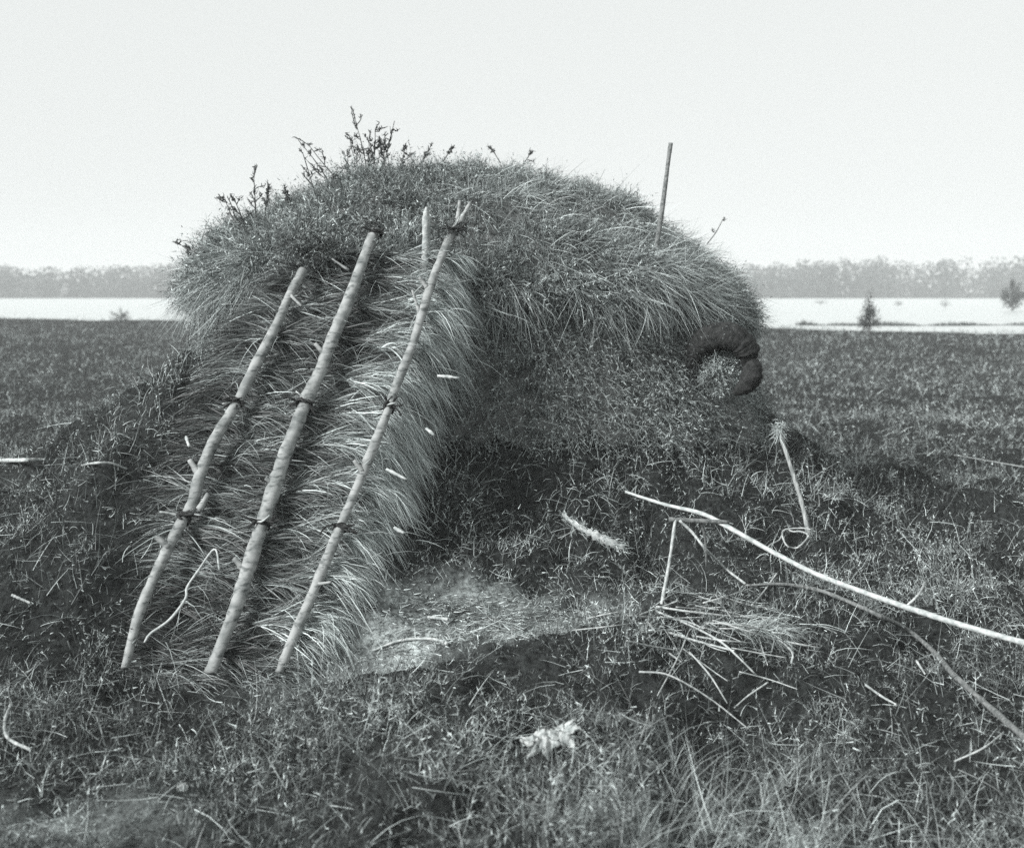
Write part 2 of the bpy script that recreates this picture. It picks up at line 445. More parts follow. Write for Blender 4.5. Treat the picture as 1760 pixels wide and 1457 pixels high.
D = n_ * 0.4 + dn * 0.35 + up * 0.2 + rn(N, 0.55)
bl.add(p - n_ * 0.01, D, dn * 0.3 - up * 0.2 + rn(N, 0.25), rng.uniform(0.05, 0.17, N), 0.0042,
       np.clip(rng.lognormal(-1.35, 0.5, N), 0.04, 0.68), 3)
N = 1500
th, q, p = sample_roof(N, 0.1, 0.72); n_, dn = roof_n(th, q)
k = (rng.random(len(p)) < smooth(0.3, -0.9, p[:, 0]) * 0.9 + 0.12) & (vnoise(p[:, 0] * 4, p[:, 1] * 4 + 3) > -0.12); p, n_ = p[k], n_[k]; N = len(p)
bl.sprigs(p, up * 0.8 + n_ * 0.35 + rn(N, 0.3) + np.array([-0.15, 0, 0]), rn(N, 0.2), rng.uniform(0.10, 0.24, N), 0.0045, np.clip(rng.lognormal(-2.0, 0.4, N), 0.04, 0.3), 9, 0.13)
for (bx, by, bn, bs) in [(548, 436, 420, 0.06), (640, 392, 160, 0.04), (765, 405, 90, 0.04), (500, 448, 200, 0.07)]:
    c = panel_pt(bx, by, 0.02) + rn(bn, bs) * np.array([1, 0.5, 0.8])
    bl.sprigs(c, np.array([0.1, -0.3, 0.5]) + rn(bn, 0.6), rn(bn, 0.2) - up * 0.2, rng.uniform(0.05, 0.15, bn), 0.004, np.clip(rng.lognormal(-2.2, 0.7, bn), 0.02, 0.4), 6, 0.15)
o = bl.build('roof_heather', M_heath, hut); o['kind'] = 'stuff'

# long pale grass lying down the roof, thickest on the right front slope and above the door
bl = Blades()
N = 60000
th, q, p = sample_roof(N, 0.08, 0.84); n_, dn = roof_n(th, q)
u_ = 880 + p[:, 0] / p[:, 1] * F; v_ = HOR - (p[:, 2] - CAMH) / p[:, 1] * F
wgt = 0.08 + 0.85 * np.exp(-(((u_ - 1150) / 170) ** 2 + ((v_ - 450) / 70) ** 2)) + 0.6 * np.exp(-(((u_ - 850) / 90) ** 2 + ((v_ - 350) / 45) ** 2)) \
      + 0.5 * np.exp(-(((u_ - 420) / 80) ** 2 + ((v_ - 470) / 60) ** 2)) + 0.1 * smooth(0.6, 0.8, q)
wgt *= np.clip(0.9 + 1.3 * fbm(p[:, 0] * 2.5, p[:, 1] * 2.5 + 4, 2), 0.2, 2)
k = rng.random(len(p)) < wgt
p, n_, dn, u_ = p[k], n_[k], dn[k], u_[k]; N = len(p)
swing = np.where(u_ > 700, 1.0, -0.8)[:, None] * np.array([0.75, 0.2, 0])
D = dn * 0.5 + swing * 0.5 + n_ * 0.24 + rn(N, 0.55)
bl.add(p + n_ * 0.02, D, -up * 0.22 - n_ * 0.12 + rn(N, 0.14), rng.uniform(0.08, 0.36, N), rng.uniform(0.002, 0.0038, N),
       np.clip(rng.lognormal(-1.15, 0.6, N), 0.06, 0.72), 4)
# fine upright grass along the top
N = 5200
th, q, p = sample_roof(N, 0.02, 0.7); n_, dn = roof_n(th, q)
k = rng.random(len(p)) < np.clip(0.55 + 2.2 * vnoise(p[:, 0] * 3.5 + 9, p[:, 1] * 3.5), 0.05, 1); p, n_ = p[k], n_[k]; N = len(p)
bl.add(p, up * 0.8 + n_ * 0.3 + rn(N, 0.33), rn(N, 0.3) - up * 0.25, rng.uniform(0.08, 0.23, N), 0.0026, np.clip(rng.lognormal(-1.4, 0.45, N), 0.06, 0.6), 4)
# fringe hanging over the eaves
N = 22000
th = rng.uniform(0, 2 * np.pi, N); q = rng.uniform(0.64, 0.90, N); p = roof_pt(th, q)
k = (p[:, 1] < HC[1] + 0.9 + 0.3 * p[:, 0]) | (rng.random(N) < 0.3)
th, q, p = th[k], q[k], p[k]; n_, dn = roof_n(th, q); N = len(p)
tuft = fbm(th * 9, th * 0 + 1, 3)
outw = np.concatenate([unit(p[:, :2] - HC), np.zeros((N, 1))], 1)
D = outw * 0.55 + dn * 0.3 - up * 0.1 + rn(N, 0.5)
Lf = rng.uniform(0.03, 0.12, N) * np.clip(1 + 1.3 * tuft, 0.3, 2.2)
bl.add(p, D, -up * 0.5 - outw * 0.15 + rn(N, 0.2), Lf, 0.0045, np.clip(rng.lognormal(-1.75, 0.55, N) * (1 + 0.5 * tuft), 0.04, 0.6), 3)
o = bl.build('roof_grass', M_straw, hut); o['kind'] = 'stuff'

# turf of the walls
bl = Blades()
N = 27000
th = rng.uniform(0, 2 * np.pi, N * 2); z = rng.uniform(0.1, 1.42, N * 2)
x, y = foot(th, 0.99 + 0.12 * smooth(1.3, 0.5, z))
k = (y < HC[1] + 0.9 + 0.3 * x) & (z > terrain(x, y) - 0.05)
th, z, x, y = th[k], z[k], x[k], y[k]; N = len(x)
p = np.stack([x, y, z], -1); outw = np.concatenate([unit(p[:, :2] - HC), np.zeros((N, 1))], 1)
pt = fbm(x * 3 + y * 2, z * 3, 3)
D = outw * 0.6 + rn(N, 0.5) - up * 0.1
bl.sprigs(p - outw * 0.01, D, -up * 0.35 + rn(N, 0.15), rng.uniform(0.04, 0.15, N), 0.004, np.clip(rng.lognormal(-1.05, 0.75, N) * (1 + 0.9 * pt), 0.02, 0.4), 3)
o = bl.build('wall_turf', M_heath, hut); o['kind'] = 'stuff'

# ------------------------------------------------------------------ thatched screen over the doorway
ROW = np.array([1165, 1150, 1100, 1050, 950, 850, 750, 650, 560, 480, 425, 405])
LFT = np.array([200, 205, 215, 225, 240, 262, 300, 345, 385, 440, 490, 520])
RGT = np.array([505, 530, 575, 612, 648, 670, 690, 715, 765, 795, 800, 780])
def row_of(v):                       # v 0 bottom .. 1 top, even steps up the slope
    dd = 4.33 + v * (5.84 - 4.33)
    return HOR - (KS - (CAMH + KS * D0) / dd) * F
NC = 11
def screen_pt(u, v, lift=0.0):
    u = np.asarray(u, float); v = np.asarray(v, float)
    y = row_of(v)
    l = np.interp(-y, -ROW, LFT); r = np.interp(-y, -ROW, RGT)
    px = l + (r + 34 * vnoise(np.floor(v * NC + 0.3) * 7.7, v * 0 + 2.2) + 20 * vnoise(v * 40, v * 0 + 5) - l) * u
    e = np.abs(2 * u - 1)
    ph = v * NC + 1.1 * vnoise(u * 2.6 + 2, v * 3 + 1) + 0.5 * vnoise(u * 8, v * 7)
    fr = ph - np.floor(ph)
    saw = (1 - fr) ** 1.3 * (0.75 + 0.5 * vnoise(np.floor(ph) * 3.3, u * 4))
    off = -0.11 + (0.06 + 0.05 * u) * saw + 0.06 * fbm(u * 5 + 1, v * 9, 2) - 0.30 * np.maximum(0, (e - 0.72) / 0.28) ** 2.2
    p = panel_pt(px, y, off + lift)
    return p
def screen_frame(u, v):
    e = 0.004
    tu = unit(screen_pt(u + e, v) - screen_pt(u - e, v)); tv = unit(np.array([0, 1, KS]) + np.zeros((len(u), 3)))
    n = unit(np.cross(tu, tv)); n *= np.sign((n * PN).sum(1))[:, None]
    return tu, tv, n
scr = empty('thatched_screen', (-1.0, 4.5, 0.0))
tag(scr, 'sloping screen of layered dry grass thatch closing the hut doorway', 'screen')
U, Vv = np.meshgrid(np.linspace(-0.10, 1.12, 90), np.linspace(-0.02, 1.0, 130), indexing='ij')
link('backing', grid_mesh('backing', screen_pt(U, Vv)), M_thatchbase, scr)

bl = Blades()
NTF = 5800; per = 11
uc = rng.uniform(-0.03, 0.98, NTF); vc = rng.uniform(0.0, 0.99, NTF)
# tufts at the lower lips of the courses toned lighter, as if catching light
tl = rng.normal(size=NTF); ttone = np.exp(rng.normal(size=NTF) * 0.5) * (1 + 0.5 * ((vc * NC) % 1.0 < 0.35))
u = np.repeat(uc, per) + rng.normal(size=NTF * per) * 0.025
v = np.repeat(vc, per) + rng.normal(size=NTF * per) * 0.008
tl2 = np.repeat(rng.normal(size=NTF), per); tl = np.repeat(tl, per); ttone = np.repeat(ttone, per); N = len(u)
v = np.clip(v, -0.01, 1.0)
p = screen_pt(u, v); tu, tv, n_ = screen_frame(u, v)
# flat tangent across
tx_ = np.array([1.0, 0, 0])
sgn = np.where(u < 0.16 + 0.1 * tl, -1.0, 1.0)[:, None]
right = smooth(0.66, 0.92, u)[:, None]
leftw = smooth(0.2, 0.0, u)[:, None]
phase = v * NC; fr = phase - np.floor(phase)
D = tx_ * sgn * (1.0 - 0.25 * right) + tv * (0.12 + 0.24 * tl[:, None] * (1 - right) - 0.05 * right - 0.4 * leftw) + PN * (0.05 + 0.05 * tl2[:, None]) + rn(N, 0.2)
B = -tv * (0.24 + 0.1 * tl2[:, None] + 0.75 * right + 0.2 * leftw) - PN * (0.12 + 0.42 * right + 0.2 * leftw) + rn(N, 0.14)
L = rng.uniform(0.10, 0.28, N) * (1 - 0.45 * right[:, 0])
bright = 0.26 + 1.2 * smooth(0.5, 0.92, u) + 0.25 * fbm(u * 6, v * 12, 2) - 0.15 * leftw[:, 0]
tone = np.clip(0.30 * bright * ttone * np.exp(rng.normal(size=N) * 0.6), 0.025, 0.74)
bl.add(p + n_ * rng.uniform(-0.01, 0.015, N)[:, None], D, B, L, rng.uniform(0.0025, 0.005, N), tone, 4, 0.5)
# loose strays that stick up
N = 2600
u = rng.uniform(0.0, 1.02, N); v = rng.uniform(0, 1, N); p = screen_pt(u, v); tu, tv, n_ = screen_frame(u, v)
bl.add(p, tx_ * rng.choice([-1, 1, 1], N)[:, None] + PN * 0.5 + rn(N, 0.4), -PN * 0.45 - tv * 0.4 + rn(N, 0.2), rng.uniform(0.08, 0.28, N), 0.004, rng.uniform(0.15, 0.6, N), 4)
# side of the screen at the right: bunches curling over and down
N = 6000
v = rng.uniform(0.0, 0.80, N); u = rng.uniform(0.86, 1.08, N); p = screen_pt(u, v); tu, tv, n_ = screen_frame(u, v)
cv = fbm(v * 22, v * 0 + 4, 2)
D = tx_ * 0.55 - tv * 0.15 + n_ * 0.15 + rn(N, 0.16)
B = -up * 0.85 + tx_ * -0.25 + np.array([0, 0.25, 0]) + rn(N, 0.1)
bl.add(p, D, B, rng.uniform(0.07, 0.17, N) * (1 + 1.2 * cv), 0.0038, np.clip(0.30 * (1 + 1.2 * cv) * np.exp(rng.normal(size=N) * 0.4), 0.06, 0.7), 4)
o = bl.build('straw', M_straw, scr); o['kind'] = 'stuff'

# ------------------------------------------------------------------ tubes
def resample(P, n):
    P = np.asarray(P, float)
    Q = np.vstack([2 * P[0] - P[1], P, 2 * P[-1] - P[-2]])
    out = []
    m = len(P) - 1
    for s_ in np.linspace(0, m, n):
        i = min(int(s_), m - 1); t_ = s_ - i
        a, b_, c, d = Q[i], Q[i + 1], Q[i + 2], Q[i + 3]
        out.append(0.5 * ((2 * b_) + (-a + c) * t_ + (2 * a - 5 * b_ + 4 * c - d) * t_ ** 2 + (-a + 3 * b_ - 3 * c + d) * t_ ** 3))
    return np.array(out)

def tube_mesh(name, pts, radii, n=30, sides=8, rough=0.08, seed=0):
    P = resample(pts, n)
    r = np.interp(np.linspace(0, 1, n), np.linspace(0, 1, len(radii)), radii)
    T = unit(np.gradient(P, axis=0))
    ref = np.array([0.31, 0.9, 0.2]); A = unit(np.cross(T, ref)); Bv = np.cross(T, A)
    lr = np.random.default_rng(seed)
    ph = np.linspace(0, 2 * np.pi, sides, endpoint=False)
    rr = r[:, None] * (1 + rough * lr.normal(size=(n, 1)) + rough * 0.5 * lr.normal(size=(n, sides)))
    V = P[:, None] + A[:, None] * (np.cos(ph) * rr)[..., None] + Bv[:, None] * (np.sin(ph) * rr)[..., None]
    V = np.concatenate([np.repeat(P[:1, None], sides, 1), V, np.repeat(P[-1:, None], sides, 1)], 0)
    return grid_mesh(name, V.transpose(1, 0, 2), True)

def rod(name, pts, radii, mat, parent=None, n=24, sides=7, rough=0.07):
    rod.k += 1
    return link(name, tube_mesh(name, pts, radii, n, sides, rough, rod.k), mat, parent)
rod.k = 0

def merge(meshes, name):
    V = []; L = []; tot = []; n = 0
    for me in meshes:
        k = len(me.vertices); v = np.empty(k * 3, np.float32); me.vertices.foreach_get('co', v)
        l = np.empty(len(me.loops), np.int32); me.loops.foreach_get('vertex_index', l)
        tt = np.empty(len(me.polygons), np.int32); me.polygons.foreach_get('loop_total', tt)
        V.append(v.reshape(-1, 3)); L.append(l + n); tot.append(tt); n += k
        bpy.data.meshes.remove(me)
    tot = np.concatenate(tot)
    return mesh_np(name, np.concatenate(V), np.concatenate(L), np.concatenate([[0], np.cumsum(tot)[:-1]]), tot, None, True)

# ------------------------------------------------------------------ the three big poles
def lashing(parent, c, axis_, rad, seed, ends=True):
    """turns of dark twine round a pole and the loose twig ends of the knot"""
    lr = np.random.default_rng(seed)
    axis_ = unit(axis_); A = unit(np.cross(axis_, [0.2, 0.3, 0.9])); Bv = np.cross(axis_, A)
    turns = 2.4; k = 40
    a = np.linspace(0, turns * 2 * np.pi, k)
    pts = c + (A * np.cos(a)[:, None] + Bv * np.sin(a)[:, None]) * (rad + 0.005) + axis_ * (np.linspace(-0.012, 0.012, k) + 0.008 * np.sin(a + seed) + lr.normal(size=k) * 0.002)[:, None]
    ms = [tube_mesh('t', pts, [0.004, 0.004], 70, 5, 0.2, seed)]
    o = link('lashing', merge(ms, 'lashing'), M_dark, parent)
    for i in range(9 if ends else 3):
        s0 = c + PN * (rad + 0.004) * (1 if i % 2 else 0.6) + np.array([lr.choice([-1, 1]) * rad * 0.8, 0, 0])
        dv = unit(np.array([lr.choice([-1, 1, 1]) * lr.uniform(0.3, 1), -0.25, lr.uniform(-0.7, 0.7)])) * lr.uniform(0.03, 0.085)
        link('twine_end', tube_mesh('twine_end', [s0, s0 + dv * 0.5 + lr.normal(size=3) * 0.006, s0 + dv], [0.006, 0.0035], 6, 5, 0.15, seed + i), M_pale if i == 0 else M_dark, o)

def big_pole(pix, rpx, label, lash, knots, extra=None):
    pix = np.array(pix, float)
    rad = np.interp(np.linspace(0, 1, len(pix)), np.linspace(0, 1, len(rpx)), rpx)
    base = panel_pt(pix[:, 0], pix[:, 1], np.zeros(len(pix)))
    rm = rad * 0.80 * (1 + 0.10 * np.sin(np.arange(len(rad)) * 2.4 + pix[0, 0])) * base[:, 1] / F
    P = panel_pt(pix[:, 0], pix[:, 1], rm - 0.005)
    root = empty('leaning_pole', tuple(P[0]))
    tag(root, label, 'pole', 'poles holding down the thatch')
    sh = rod('shaft', np.vstack([P[0] - (P[1] - P[0]) * 0.12, P]), np.concatenate([[rm[0]], rm]), M_bark, root, 110, 14, 0.05)
    for (x, y, dx, dy, r) in knots:
        a = panel_pt(x, y, 0.025); b_ = panel_pt(x + dx * 1.5, y + dy * 1.5, 0.06)
        link('branch_stub', tube_mesh('branch_stub', [a, (a + b_) / 2, b_], [r * 1.9, r * 1.2, r], 6, 7, 0.08, int(x)), M_bark, sh)
    for i, (x, y) in enumerate(lash):
        j = np.argmin(np.abs(pix[:, 1] - y)); j = min(max(j, 1), len(pix) - 2)
        r_ = np.interp(-y, -pix[:, 1], rm)
        c = panel_pt(x, y, r_ - 0.005)
        lashing(root, c, P[j + 1] - P[j - 1], r_, int(x) + i)
    return root

big_pole([(218, 1140), (240, 1060), (262, 1005), (288, 950), (312, 905), (333, 868), (345, 822), (372, 758), (408, 697), (440, 634), (478, 560), (497, 515), (522, 468)],
         [9, 11, 11, 12.5, 11.5, 13, 13.5, 12, 12, 11, 10.5, 10, 9], 'crooked leftmost of the three long barked poles lying on the thatch', [(318, 893), (408, 697)],
         [(345, 880, 12, -14, 0.010), (292, 945, -12, -8, 0.012), (500, 512, 14, 18, 0.006), (345, 820, -10, -12, 0.011)])
big_pole([(366, 1152), (390, 1092), (412, 1035), (432, 970), (452, 905), (471, 850), (490, 790), (511, 738), (531, 688), (552, 642), (568, 600), (601, 520), (634, 428), (648, 402)],
         [12, 14, 15, 15.5, 15.5, 15.5, 15, 15, 14.5, 14, 13.5, 13, 12, 11], 'thickest and straightest barked pole, middle one of three on the thatch', [(452, 905), (524, 702), (646, 408)],
         [(562, 618, -12, -10, 0.010), (478, 838, -12, -3, 0.010), (424, 985, -12, -10, 0.010), (600, 470, -18, -8, 0.005)])
big_pole([(483, 1150), (507, 1095), (532, 1037), (556, 980), (582, 918), (610, 850), (640, 778), (662, 722), (681, 668), (697, 628), (712, 588), (728, 535), (742, 490), (757, 450), (770, 420), (784, 396)],
         [9, 11, 11, 11, 10.5, 10.5, 10, 10, 9.5, 9.5, 9.5, 9.5, 9, 8.5, 8], 'slender rightmost barked pole on the thatch with a forked top', [(586, 910), (669, 703), (783, 400)],
         [(624, 815, -9, -8, 0.008), (722, 545, -8, -22, 0.006), (735, 500, -9, -7, 0.009), (548, 1008, 16, 2, 0.005), (788, 392, 14, -20, 0.010), (786, 392, 3, -22, 0.009)])

# stakes
def stake(name, px0, px1, d0, d1, r0, r1, mat, label, cat='stake', tip=True):
    a = PX(*px0, d0); b_ = PX(*px1, d1)
    mid = a + (b_ - a) * 0.85
    root_r = [r0, (r0 + r1) / 2, r1] + ([r1 * 0.3] if tip else [r1])
    o = rod(name, [a, a + (b_ - a) * 0.45 + np.array([0.004, 0, 0]), mid, b_], root_r, mat, None, 20, 9, 0.05)
    return tag(o, label, cat)
stake('short_stake', (730, 470), (733, 356), 5.84, 5.74, 0.025, 0.021, M_pale, 'short thick pale stake with a pointed top between two leaning poles')
stake('split_stake', (545, 470), (565, 406), 5.90, 5.84, 0.024, 0.018, M_weathered, 'split stub of a stake sticking out above the leftmost pole', tip=False)
_g = roof_pt(*[v.ravel() for v in np.meshgrid(np.linspace(0, 2 * np.pi, 500), np.linspace(0.02, 0.75, 260))])
_u = 880 + _g[:, 0] / _g[:, 1] * F; _v = HOR - (_g[:, 2] - CAMH) / _g[:, 1] * F
_k = np.hypot(_u - 1127, _v - 432) < 9
DS = _g[_k, 1].min() if _k.any() else 6.6
stake('thin_stick', (1124, 450), (1153, 246), DS + 0.02, DS + 0.05, 0.016, 0.0125, M_darkstick, 'tall thin upright stick standing in the right slope of the roof', 'stick', tip=False)

# sprigs and whips growing on the roof, against the sky
def sprig_obj(px, py, tipx, tipy, d, seed, dense=1.0, mat=None):
    lr = np.random.default_rng(seed)
    a = PX(px, py, d); b_ = PX(tipx, tipy, d + lr.uniform(-0.15, 0.15))
    ax = b_ - a; Ls = np.linalg.norm(ax)
    ms = [tube_mesh('s', [a, a + ax * 0.5 + lr.normal(size=3) * 0.03 * Ls, b_], [0.0045, 0.0035, 0.002], 14, 5, 0.1, seed)]
    for i in range(int(9 * dense)):
        t_ = lr.uniform(0.25, 0.98); s0 = a + ax * t_
        dv = (unit(ax) * 0.7 + lr.normal(size=3) * 0.55) * Ls * lr.uniform(0.08, 0.25)
        ms.append(tube_mesh('s', [s0, s0 + dv * 0.5 + lr.normal(size=3) * 0.004, s0 + dv], [0.003, 0.0035, 0.0015], 6, 4, 0.15, seed + i))
        for j in range(4):
            s1 = s0 + dv * lr.uniform(0.4, 1.0)
            ms.append(tube_mesh('s', [s1, s1 + lr.normal(size=3) * 0.008 + unit(ax) * 0.008, s1 + unit(ax) * 0.016 + lr.normal(size=3) * 0.010], [0.0035, 0.003, 0.001], 3, 4, 0.1, seed))
    link('heather_sprig', merge(ms, 'heather_sprig'), M_sprig, hut)
M_sprig = mat_noise('heather_twig', 0.04, 0.11, 40, 0.85)
for i, (x, y, tx2, ty2, d, dn2) in enumerate([
    (632, 300, 612, 212, 7.0, 1.0), (640, 300, 645, 222, 7.05, 1.5), (655, 300, 678, 208, 7.0, 1.0), (622, 300, 600, 232, 6.9, 1.2), (665, 300, 652, 238, 7.1, 1.4),
    (632, 310, 634, 236, 6.95, 1.5), (600, 310, 598, 262, 6.9, 1.4), (690, 290, 697, 250, 7.1, 1.0), (575, 330, 512, 240, 6.8, 0.7), (590, 320, 528, 246, 6.85, 0.8),
    (545, 345, 520, 262, 6.8, 0.6), (440, 385, 436, 300, 6.6, 1.3), (455, 380, 462, 318, 6.6, 1.2), (425, 395, 402, 340, 6.6, 1.0), (420, 400, 385, 338, 6.55, 0.9),
    (500, 355, 488, 322, 6.7, 1.2), (345, 440, 305, 418, 6.5, 1.2), (350, 470, 318, 455, 6.5, 1.1), (720, 285, 742, 248, 7.2, 0.8), (760, 280, 778, 254, 7.3, 0.7),
    (860, 280, 842, 250, 7.4, 0.6), (900, 282, 915, 258, 7.4, 0.6), (1215, 420, 1243, 376, 7.9, 0.3), (1110, 390, 1122, 366, 7.7, 0.4), (560, 340, 575, 300, 6.8, 1.2)]):
    sprig_obj(x, y, tx2, ty2, d, 100 + i * 13, dn2)

# ------------------------------------------------------------------ dark rolled lump at the right end of the wall
lump = empty('rolled_turf', tuple(PX(1250, 690, 6.45)))
tag(lump, 'dark smooth curled roll of turf at the right end of the hut wall', 'turf roll')
arc = [(1204, 656, 6.50), (1192, 624, 6.42), (1206, 592, 6.34), (1236, 578, 6.27), (1266, 583, 6.24), (1284, 603, 6.24), (1284, 628, 6.27)]
rod('upper_roll', [PX(x, y, d) for x, y, d in arc], [0.02, 0.055, 0.080, 0.085, 0.078, 0.070, 0.030], M_peat, lump, 60, 18, 0.05)
arc = [(1286, 612, 6.24), (1293, 628, 6.22), (1291, 648, 6.22), (1280, 664, 6.24), (1262, 676, 6.28)]
rod('lower_roll', [PX(x, y, d) for x, y, d in arc], [0.024, 0.050, 0.060, 0.050, 0.016], M_peat, lump, 30, 14, 0.06)
bl = Blades()
N = 3600
c = PX(1242, 632, 6.38); v = unit(rn(N)); v[:, 1] = -np.abs(v[:, 1])
lob = 1 + 0.7 * vnoise(v[:, 0] * 2.2 + 5, v[:, 2] * 2.2 + 3)
p = c + v * np.array([0.125, 0.09, 0.14]) * (rng.random(N) ** 0.45 * lob)[:, None]
bl.sprigs(p, v * 0.6 + rn(N, 0.7), rn(N, 0.15), rng.uniform(0.015, 0.045, N), 0.0035, np.clip(rng.lognormal(-1.0, 0.7, N) * (1 + 1.4 * vnoise(v[:, 0] * 3, v[:, 2] * 3 + 8)), 0.04, 0.75), 3)
o = bl.build('pale_clump', M_heath, lump); o['kind'] = 'stuff'
bl = Blades()
N = 1300
th_ = rng.uniform(0, 1, N) ** 1.6; ax_ = np.array([(1196, 640), (1192, 615), (1208, 588), (1236, 572), (1262, 574)], float)
ii = th_ * 4; px_ = np.interp(ii, range(5), ax_[:, 0]); py_ = np.interp(ii, range(5), ax_[:, 1]); dd_ = np.interp(ii, range(5), [6.44, 6.38, 6.30, 6.24, 6.20])
p = np.stack([(px_ - 880) / F * dd_, dd_, CAMH + (HOR - py_) / F * dd_], -1) + rn(N, 0.035)
bl.add(p, rn(N, 0.7) + np.array([0.2, -0.6, 0.1]), -up * 0.5 + rn(N, 0.2), rng.uniform(0.015, 0.06, N) * (1.1 - th_), 0.0032, np.clip(rng.lognormal(-2.2, 0.6, N), 0.02, 0.35), 3)
o = bl.build('moss', M_heath, lump); o['kind'] = 'stuff'

# ------------------------------------------------------------------ heath growing on the ground
def scatter_ground(N, d0, d1, pw, xm=0.56, extra=0.5):
    """density per area falls with distance as d**-pw"""
    e = 2 - pw
    u = rng.random(N)
    d = d0 * (d1 / d0) ** u if abs(e) < 1e-6 else (d0 ** e + u * (d1 ** e - d0 ** e)) ** (1 / e)
    x = rng.uniform(-1, 1, N) * (xm * d + extra)
    return x, d

def ground_ok(x, y):
    r, a, b_ = hut_r(x, y)
    ok = r > 0.93
    u0 = (y > 4.38) & (y < 5.9) & (x > -1.50) & (x < -0.66 + 0.29 * (y - 4.4))
    pit = pit_mask(x, y) > 0.4
    return ok & ~u0 & ~(pit & (vnoise(x * 40, y * 40) < 0.36)) & (y < shore(x) + 0.3)

bl = Blades()
N = 155000
x, y = scatter_ground(N, 2.5, 60, 2.35)
k = ground_ok(x, y); x, y = x[k], y[k]; N = len(x)
z = terrain(x, y); pm = path_mask(x, y)
k = (rng.random(N) > 0.92 * pm) & (rng.random(N) < 0.82 + 1.3 * fbm(x * 5 + 60, y * 5, 2) + 0.5 * smooth(8, 14, y)); x, y, z, pm = x[k], y[k], z[k], pm[k]; N = len(x)
sc_ = np.clip(y / 5.0, 0.85, 9.0) ** 0.8
pat = patch(x, y); far = smooth(8, 14, y)
pt = fbm(x * 1.5 + 11, y * 1.5, 3); pt2 = fbm(x * 0.5, y * 0.35 + 6, 2)
cl = fbm(x * 6.5 / sc_ ** 0.5 + 3, y * 6.5 / sc_ ** 0.5 + 8, 3)
L = rng.uniform(0.03, 0.085, N) * sc_ ** 0.45 * np.clip(1.05 + 0.5 * pt + 1.8 * cl, 0.2, 2.8) * (1 - 0.5 * pm)
tone = np.clip(rng.lognormal(-1.9, 0.85, N) * (1 + (0.4 * pt + 0.3 * pt2 + 0.8 * cl) * (1 - 0.6 * far)) * np.exp(0.95 * pat * (1 - 0.75 * far)) * (1 + 1.2 * pm), 0.018, 0.55)
tone = np.where(rng.random(N) < 0.05 * (1 + pat) * (1 - 0.7 * far), rng.uniform(0.3, 0.65, N), tone)
tone = tone * (1 + 0.10 * far)
D = up * 0.75 + rn(N, 0.55)
bl.sprigs(np.stack([x, y, z - 0.005], -1), D, rn(N, 0.22) - up * 0.2, L, 0.0026 * sc_, tone, 3, 0.26)
N = 26000
x, y = scatter_ground(N, 2.5, 13, 1.7)
tus = vnoise(x * 3.2 + 90, y * 3.2) + 0.5 * vnoise(x * 8, y * 8 + 70)
want = tus > 0.16 - 0.22 * np.exp(-((hut_r(x, y)[0] - 1.3) / 0.35) ** 2) * (y < 7.4) - 0.2 * np.exp(-(((x + 2.1) / 0.6) ** 2 + ((y - 5.0) / 0.8) ** 2)) - 0.08 * (x > 0.6)
k = ground_ok(x, y) & want & (path_mask(x, y) < 0.25) & (pit_mask(x, y) < 0.3); x, y, tus = x[k], y[k], tus[k]; N = len(x)
z = terrain(x, y); pat = patch(x, y)
bl.sprigs(np.stack([x, y, z], -1), up * 0.9 + rn(N, 0.42), rn(N, 0.25), rng.uniform(0.07, 0.17, N) * (1 + 0.9 * tus), 0.0034 * np.clip(y / 5, 0.8, 2), np.clip(rng.lognormal(-1.75, 0.75, N) * np.exp(0.6 * pat), 0.02, 0.55), 7, 0.15)
N = 140000
x, y = scatter_ground(N, 2.5, 58, 2.35)
k = ground_ok(x, y); x, y = x[k], y[k]; N = len(x)
z = terrain(x, y); pm = path_mask(x, y); sc_ = np.clip(y / 5.0, 0.8, 9.0) ** 0.8; pat = patch(x, y); far = smooth(8, 14, y)
k = (rng.random(N) < 0.75 + 0.4 * pat - 0.25 * far) & (rng.random(N) > 0.7 * pm); x, y, z, pm, sc_, pat, far = x[k], y[k], z[k], pm[k], sc_[k], pat[k], far[k]; N = len(x)
pt = fbm(x * 1.2 + 31, y * 1.2 + 5, 3)
L = rng.uniform(0.025, 0.105, N) * sc_ ** 0.3 * (1 + 0.8 * pt) * (1 - 0.45 * pm) * np.exp(0.3 * pat)
tone = np.clip(rng.lognormal(-1.85, 0.85, N) * (1 + 0.5 * pt) * np.exp(0.95 * pat * (1 - 0.7 * far)) * (1 - 0.05 * far) * (1 + 0.9 * pm), 0.03, 0.62)
D = up * (0.55 * (1 - 0.8 * pm))[:, None] + rn(N, 0.55) * (1 - 0.5 * pm[:, None]) + np.array([0.2, 0, 0])
D[:, 2] = np.abs(D[:, 2])
bl.add(np.stack([x, y, z - 0.004], -1), D, rn(N, 0.2) - up * 0.3, L, 0.0026 * sc_, tone, 2)
heath = bl.build('heather_ground_cover', M_heath)
tag(heath, 'low dark heather and moss covering the ground round the hut', 'heather', kind='stuff')

